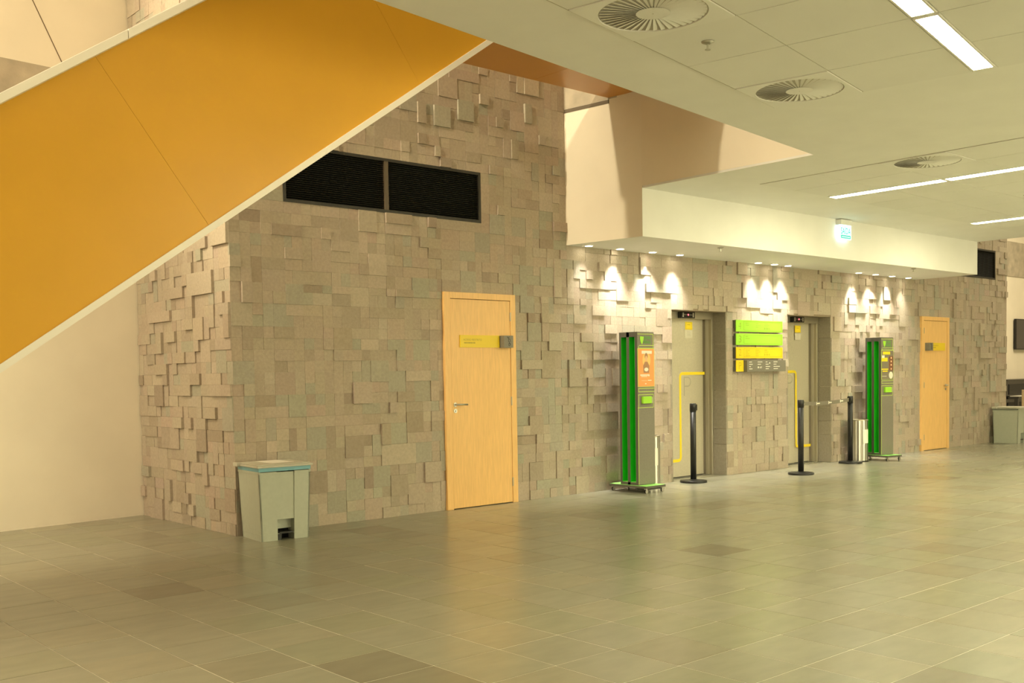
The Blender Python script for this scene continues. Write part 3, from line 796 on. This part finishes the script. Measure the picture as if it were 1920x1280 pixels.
for z0, z1 in ((.518, .67), (.345, .495), (.172, .318), (0, .148)): b.box(.002, 1.036 if z0 else .165, .0121, .066, z0 + .002, z1 - .002, M_char)
b.box(.172, 1.043, .0121, .066, -.002, .144, M_char); b.build('backing_box', t)

# ================================================================ DISPLAY STANDS
def totem(label, loc, rz, poster):
    t = thing('display_stand', label, 'display stand', loc, rz)
    # local: front faces -y, front left corner at x 0, y 0; depth runs to +y .36
    W, D, H0, H1 = .284, .265, .085, 1.80
    b = MB(); b.box(-.03, W + .02, -.14, D + .15, .058, .082, M_char); bs = b.build('base', t)
    b = MB(); b.box(-.026, W + .016, -.136, D + .146, .082, .0845, M_green if False else M_lime_dim); b.build('base_top', t)
    for cx_, cy_ in ((.0, -.11), (W - .01, -.11), (.0, D + .12), (W - .01, D + .12)):
        b = MB(); b.box(cx_ - .014, cx_ + .014, cy_ - .012, cy_ + .012, .045, .058, M_chrome); c_ = b.build('caster', t)
        b = MB(); k = 12
        for yy in (-.009, .009):
            b.poly([(cx_ + .023 * math.cos(2 * math.pi * i / k) + .008, cy_ + yy, .0235 + .023 * math.sin(2 * math.pi * i / k)) for i in range(k)], M_chrome)
        for i in range(k):
            a0, a1 = 2 * math.pi * i / k, 2 * math.pi * (i + 1) / k
            b.poly([(cx_ + .008 + .023 * math.cos(a0), cy_ - .009, .0235 + .023 * math.sin(a0)), (cx_ + .008 + .023 * math.cos(a1), cy_ - .009, .0235 + .023 * math.sin(a1)), (cx_ + .008 + .023 * math.cos(a1), cy_ + .009, .0235 + .023 * math.sin(a1)), (cx_ + .008 + .023 * math.cos(a0), cy_ + .009, .0235 + .023 * math.sin(a0))], M_black)
        b.build('wheel', c_)
    b = MB()
    ch = .085
    # three upright boards running front to back plus top and bottom, channels open to -x
    for (ya, yb) in ((0, .032), (.115, .155), (.235, D)): b.box(0, ch, ya, yb, H0, H1, M_char)
    b.box(0, ch, .032, .235, H1 - .055, H1, M_char); b.box(0, ch, .032, .235, H0, H0 + .03, M_char)
    b.box(ch, W, 0, D, H0, H1, M_char); b.build('body', t)
    b = MB()
    for (ya, yb) in ((.033, .114), (.156, .234)):
        b.box(ch - .003, ch, ya, yb, H0 + .03, H1 - .055, M_green)
        b.box(.002, ch, yb - .002, yb + .0005, H0 + .03, H1 - .055, M_green); b.box(.002, ch, ya - .0005, ya + .002, H0 + .03, H1 - .055, M_green)
        b.box(.002, ch, ya, yb, H0 + .03, H0 + .033, M_lime_dim)
    b.build('green_channel', t)
    b = MB(); b.box(.004, W - .002, -.006, .0, H0 + .005, H1 - .004, M_charf); fp = b.build('front_panel', t)
    y0, y1 = -.0075, -.006; wl = .006
    def hl(xa, xb, z): MB().box(xa, xb, y0, y1, z, z + wl, M_olive).build('lime_line', fp)
    def vl(x, za, zb): MB().box(x, x + wl, y0, y1, za, zb, M_olive).build('lime_line', fp)
    hl(.006, W - .02, H1 - .028); vl(W - .022, 1.61, H1 - .024); hl(.03, W - .004, 1.645); hl(.01, W - .004, 1.615)
    vl(.018, 1.615, 1.64)
    hl(.01, W - .004, 1.165); vl(.012, 1.13, 1.165); hl(.012, W - .004, 1.128)
    hl(.006, W - .02, 1.095); vl(W - .024, .955, 1.098); hl(.0, W - .02, .950); vl(.010, .955, 1.095); vl(.004, H0 + .01, .95)
    # crest and the two-line name
    b = MB(); cx_, cz = .072, 1.712
    b.prism([(cx_ - .026, cz + .038), (cx_ + .034, cz + .034), (cx_ + .030, cz), (cx_ + .012, cz - .042), (cx_, cz - .052), (cx_ - .018, cz - .022), (cx_ - .028, cz + .01)], -.011, -.006, M_lime)
    b.build('crest', fp)
    text('TEATRO', .112, -.0085, 1.715, .036, M_green2, fp, width=.112, bold=.012); text('FEEVALE', .112, -.0085, 1.668, .036, M_green2, fp, width=.112, bold=.012)
    # leaflet pocket
    b = MB(); b.box(.062, .205, -.035, -.006, 1.0, 1.078, M_lime); b.box(.205, .238, -.033, -.006, 1.002, 1.07, mat('clear_plastic', (.42, .46, .26, 1), .2)); b.build('leaflet_pocket', t)
    # poster
    pz0, pz1 = 1.19, 1.61; ps_ = MB()
    ps_.box(.0, W - .004, -.012, -.0078, pz0 - .004, pz1 + .004, M_olive); fr = ps_.build('poster_frame', t)
    X = lambda u: .006 + u * (W - .016); Z = lambda v: pz0 + v * (pz1 - pz0)
    b = MB(); ya, yb = -.0135, -.012
    if poster == 'orange':
        b.box(X(0), X(1), ya, yb, Z(0), Z(1), M_orp); po = b.build('poster', t); po['label'] = 'orange event poster with a haloed figure'
        b = MB(); k = 24
        def disc(u, v, ru, rv, m_, yy): b.prism([(X(u) + ru * math.cos(2 * math.pi * i / k), Z(v) + rv * math.sin(2 * math.pi * i / k)) for i in range(k)], yy, yb, m_)
        disc(.52, .70, .068, .085, M_orl, -.0139); disc(.50, .80, .026, .038, M_pbr, -.0146); disc(.50, .745, .019, .030, M_psk, -.0150)
        b.prism([(X(.50) - .022, Z(.66)), (X(.50) + .022, Z(.66)), (X(.50) + .052, Z(.55)), (X(.50) + .046, Z(.36)), (X(.50) - .046, Z(.36)), (X(.50) - .052, Z(.55))], -.0143, yb, M_pbr)
        disc(.50, .45, .034, .022, M_print, -.0148)
        b.build('figure', po)
        b = MB(); b.box(X(.22), X(.86), -.0145, yb, Z(.87), Z(.95), M_print); b.box(X(.12), X(.62), -.0145, yb, Z(.285), Z(.32), M_print); b.box(X(.18), X(.55), -.0145, yb, Z(.255), Z(.27), M_print)
        b.box(X(.62), X(.70), -.0145, yb, Z(.27), Z(.32), M_print); b.box(X(.2), X(.55), -.0145, yb, Z(.15), Z(.155), M_print); b.box(X(.6), X(.82), -.0145, yb, Z(.15), Z(.17), M_print); b.box(X(.42), X(.5), -.0145, yb, Z(.06), Z(.085), M_print)
        b.build('print', po)
    else:
        b.box(X(0), X(1), ya, yb, Z(0), Z(1), M_pgr); po = b.build('poster', t); po['label'] = 'dark event poster with yellow blocks and a white label'
        b = MB(); yy = -.0145
        b.box(X(.1), X(.72), yy, yb, Z(.86), Z(.96), M_yellow); b.box(X(0), X(.5), yy, yb, Z(.62), Z(.75), M_yellow); b.box(X(.02), X(.24), -.0148, yb, Z(.74), Z(.83), M_paper)
        b.box(X(.0), X(.55), yy, yb, Z(.33), Z(.37), M_yellow); b.box(X(.08), X(.5), yy, yb, Z(.26), Z(.3), M_yellow); b.box(X(.03), X(.42), yy, yb, Z(.1), Z(.115), M_print)
        b.build('yellow_blocks', po)
        b = MB(); b.box(X(.62), X(.98), -.0142, yb, Z(.30), Z(.80), M_pmar)
        for q, v in enumerate((.74, .62, .50, .36)): b.box(X(.76), X(.86), -.0146, yb, Z(v - .03), Z(v + .03), M_psk)
        b.build('picture', po)
        b = MB(); k = 16; b.prism([(X(.78) + .045 * math.cos(2 * math.pi * i / k), Z(.14) + .052 * math.sin(2 * math.pi * i / k)) for i in range(k)], -.0149, yb, M_print); b.build('white_label', po)
    return t
M_lime_dim = mat('pale_green_edge', (.30, .72, .16, 1), .5)
M_green2 = mat('leaf_green', (.10, .42, .04, 1), .5)
totem('near green and grey display stand on casters with an orange poster', (4.622, -.465, 0), 0, 'orange')
totem('far green and grey display stand on casters with a dark poster', (9.93, -.45, 0), math.radians(-8), 'dark')

# ================================================================ BARRIER POSTS
def post(label, x, y, ang, belt=None, red=False):
    t = thing('barrier_post', label, 'barrier post', (x, y, 0), 0, 'black barrier posts by the elevators')
    b = MB(); b.lathe(0, 0, [(.163, .0), (.163, .022), (.159, .027), (.06, .034), (.045, .040)], M_black, 32); b.build('base', t, smooth=False)
    b = MB(); b.lathe(0, 0, [(.036, .036), (.036, .90)], M_black, 24); b.build('pole', t, smooth=True)
    b = MB(); b.lathe(0, 0, [(.039, .86), (.039, .957), (.034, .962)], M_black, 24); hd = b.build('head', t, smooth=True)
    c, s = math.cos(ang), math.sin(ang)
    T = lambda q: Vector((q.x * c - q.y * s, q.x * s + q.y * c, q.z))
    b = MB(); b.box(.03, .062, -.022, .022, .875, .948, M_black, T=T); b.build('belt_slot', hd)
    if red:
        b = MB(); b.box(.035, .055, -.012, .012, .948, .958, M_redp, T=T); b.box(.062, .064, -.015, .015, .89, .94, M_redp, T=T); b.build('release_tab', hd)
    if belt:
        tx, ty = belt; L = math.hypot(tx - x, ty - y); a = math.atan2(ty - y, tx - x); c2, s2 = math.cos(a), math.sin(a)
        def T2(q): return Vector((q.x * c2 - q.y * s2, q.x * s2 + q.y * c2, q.z))
        b = MB(); n = 14; x_a, x_b = .045, L - .04
        for i in range(n):
            u0, u1 = i / n, (i + 1) / n
            z = lambda u: .912 - .028 * 4 * u * (1 - u) * .6
            for yo in (-.001, .001):
                b.poly([T2(Vector((x_a + (x_b - x_a) * u0, yo, z(u0) - .025))), T2(Vector((x_a + (x_b - x_a) * u1, yo, z(u1) - .025))), T2(Vector((x_a + (x_b - x_a) * u1, yo, z(u1) + .025))), T2(Vector((x_a + (x_b - x_a) * u0, yo, z(u0) + .025)))], M_belt)
        bl = b.build('belt', t)
        b = MB(); z = lambda u: .912 - .028 * 4 * u * (1 - u) * .6
        for u in (.13, .385, .635, .985):
            X0 = x_a + (x_b - x_a) * u
            if u > .9: b.box(X0 - .05, X0, -.003, .003, z(u) - .02, z(u) + .004, M_print, T=T2); continue
            for sg in (-1, 1):
                b.box(X0 + .02, X0 + .13, .0012 * sg, .0018 * sg, z(u) - .008, z(u) + .008, M_print, T=T2)
                b.box(X0 + .12, X0 + .145, .0012 * sg, .0018 * sg, z(u) - .020, z(u) + .020, M_print, T=T2)
        b.build('belt_print', bl)
    return t
post('lone black barrier post in front of the left elevator', 5.905, -.22, .1, red=True)
post('black barrier post in front of the right elevator, nearer end of the belt', 7.53, -.67, .2)
post('black barrier post beside the silver cylinder bin, far end of the belt', 9.355, -.30, math.pi + .2, belt=(7.53, -.67))

# ================================================================ CYLINDER BINS
def cyl(label, x, y, note):
    t = thing('cylinder_bin', label, 'bin', (x, y, 0))
    prof = [(.145, .012), (.145, .60), (.135, .608), (.120, .604)]
    b = MB(); b.lathe(0, 0, [(.150, 0), (.150, .014), (.146, .016)], M_black, 32); b.build('base_ring', t)
    b = MB(); b.lathe(0, 0, [(.145, .016), (.145, .60)], M_chrome, 40, ridge=.035); b.build('body', t)
    b = MB(); b.lathe(0, 0, [(.147, .598), (.147, .610), (.120, .614), (.118, .600)], M_steel, 32); b.build('rim', t)
    if note:
        a0 = note; b = MB(); n = 6
        for i in range(n):
            a1, a2 = a0 + (i - 3) * .13, a0 + (i - 2) * .13; r = .149
            b.poly([(r * math.cos(a1), r * math.sin(a1), .27), (r * math.cos(a2), r * math.sin(a2), .27), (r * math.cos(a2), r * math.sin(a2), .47), (r * math.cos(a1), r * math.sin(a1), .47)], M_paper)
        b.build('taped_note', t)
    return t
cyl('ribbed silver cylinder bin with a white note between the post and the far display stand', 9.73, -.20, -1.75)
cyl('silver cylinder bin mostly hidden behind the near display stand', 5.10, -.19, -1.9)

# ================================================================ PEDAL BINS
def pedal_bin(label, loc, rz, liner=True):
    t = thing('pedal_bin', label, 'bin', loc, rz)
    W, D, H = .46, .44, .62
    def T(q):
        k = .915 + .085 * min(1, q.z / H); return Vector((q.x * k, q.y * k, q.z))
    w, d = W / 2, D / 2
    b = MB(); th_ = .012
    zb = .07
    b.box(-w, -w + th_, -d, d, 0, H, M_bin, T=T); b.box(w - th_, w, -d, d, 0, H, M_bin, T=T); b.box(-w, w, d - th_, d, 0, H, M_bin, T=T)
    for z0, z1 in ((0, .175), (.175, H - .05)):
        if z0 == 0:
            b.box(-w, -w + .155, -d, -d + th_, 0, .175, M_bin, T=T); b.box(w - .145, w, -d, -d + th_, 0, .175, M_bin, T=T)
        else:
            b.box(-w, -w + .155, -d, -d + th_, z0, z1, M_bin, T=T); b.box(w - .145, w, -d, -d + th_, z0, z1, M_bin, T=T)
            b.box(-w + .155, w - .145, -d + .008, -d + .02, z0, z1, M_bin, T=T)
    b.box(-w + .15, -w + .155, -d + .002, -d + .14, 0, .175, M_bin, T=T); b.box(w - .145, w - .14, -d + .002, -d + .14, 0, .175, M_bin, T=T)
    b.box(-w + .15, w - .14, -d + .004, -d + .15, .175, .18, M_bin, T=T)
    b.box(-w + .155, w - .145, -d + .07, -d + .08, .09, .175, M_bin, T=T); b.box(-w + .155, w - .145, -d + .13, -d + .14, 0, .09, M_void, T=T)
    b.build('body', t)
    b = MB(); b.box(-w - .004, -w + .155, -d - .005, -d, H - .062, H - .045, M_bin, T=T); b.box(w - .145, w + .004, -d - .005, -d, H - .062, H - .045, M_bin, T=T)
    b.box(-w - .004, -w, -d, d, H - .06, H - .045, M_bin, T=T); b.box(w, w + .004, -d, d, H - .06, H - .045, M_bin, T=T)
    b.box(-w - .003, w + .003, -d - .003, -d, .055, .058, M_bin, T=T); b.box(-w - .003, -w, -d, d, .055, .058, M_bin, T=T)
    b.build('rim_lip', t)
    if liner:
        b = MB(); b.box(-w - .002, w + .002, -d - .004, d, H - .040, H - .006, M_liner, T=T); b.build('liner', t)
    else:
        b = MB(); b.box(-w, w, -d, d, H - .05, H - .006, M_bin, T=T); b.build('rim', t)
    b = MB(); b.box(-w - .018, w + .018, -d - .022, d + .005, H - .008, H + .010, M_lid); b.box(-w - .005, w + .005, -d + .01, d - .01, H + .010, H + .018, M_lid)
    ld = b.build('lid', t, bevel=.004)
    b = MB(); b.box(-w - .045, -w - .012, d - .09, d - .0, H - .012, H + .020, M_lid); b.box(-w + .05, -w + .16, d - .02, d + .03, H - .02, H + .016, M_lid); b.box(w - .16, w - .05, d - .02, d + .03, H - .02, H + .016, M_lid); b.build('hinge', ld, bevel=.004)
    b = MB(); b.box(-w + .17, w - .16, -d - .005, -d + .09, .055, .068, M_black, T=T); b.box(-w + .17, -w + .20, -d + .02, -d + .1, .0, .055, M_black, T=T); b.build('pedal', t)
    return t
RZ = math.radians(-4.8)
pedal_bin('grey-green pedal bin with a blue liner at the stone corner', (.215, -.278, 0), RZ)
pedal_bin('grey-green pedal bin at the far right end of the stone wall', (14.70, -.285, 0), math.radians(3), False)
t = thing('paper_sheet', 'white sheet of paper lying on the near pedal bin lid', 'paper', (.245, -.23, .6382), RZ + .12)
b = MB(); b.box(-.105, .105, -.148, .148, 0, .0012, M_paper); b.build('sheet', t)

# ================================================================ FAR RIGHT CORNER
t = thing('upright_piano', 'black upright piano against the cream wall at the right edge', 'piano', (21.25, 2.22, 0))
b = MB(); b.box(-1.05, 1.05, -.1, .35, .06, 1.02, M_blackg); b.box(-.98, .98, -.12, -.1, .1, .52, M_dark); b.box(-.92, .92, -.112, -.1, .70, .94, M_dark); b.build('cabinet', t)
b = MB(); b.box(-1.08, 1.08, -.13, .37, 1.02, 1.05, M_blackg); b.build('lid', t, bevel=.006)
b = MB(); b.box(-1.0, 1.0, -.36, -.1, .60, .66, M_blackg); b.build('key_bed', t)
b = MB(); b.box(-.95, .95, -.34, -.14, .66, .675, M_print); b.build('keys', t)
for s_ in (-1, 1):
    b = MB(); b.box(s_ * 1.02 - .03, s_ * 1.02 + .03, -.36, -.28, 0, .62, M_blackg); b.build('leg', t)
    b = MB(); b.box(s_ * 1.02 - .035, s_ * 1.02 + .035, -.36, .35, 0, .06, M_blackg); b.build('foot', t)
t = thing('wall_screen', 'dark screen on the cream wall above the piano', 'screen', (22.3, 2.575, 1.78))
b = MB(); b.box(-.62, .62, -.05, .0, -.02, .72, M_dark); b.build('bezel', t, bevel=.004)
b = MB(); b.box(-.60, .60, -.053, -.05, .0, .70, mat('screen_glass', (.03, .025, .03, 1), .15)); b.build('glass', t)
t = thing('wooden_chair', 'pale wooden slatted chair cut by the right edge beside the pedal bin', 'chair', (17.3, .35, 0), math.radians(25))
b = MB(); b.box(-.21, .21, -.21, .21, .43, .45, M_wood2 := mat('beige_wood', (.55, .42, .26, 1), .5)); b.build('seat', t, bevel=.003)
for sx in (-1, 1):
    for sy in (-1, 1):
        b = MB(); b.box(sx * .19 - .018, sx * .19 + .018, sy * .19 - .018, sy * .19 + .018, 0, .43 if sy < 0 else .88, M_wood2); b.build('leg', t)
for z in (.52, .62, .72, .82):
    b = MB(); b.box(-.172, .172, .18, .20, z, z + .05, M_wood2); b.build('slat', t)
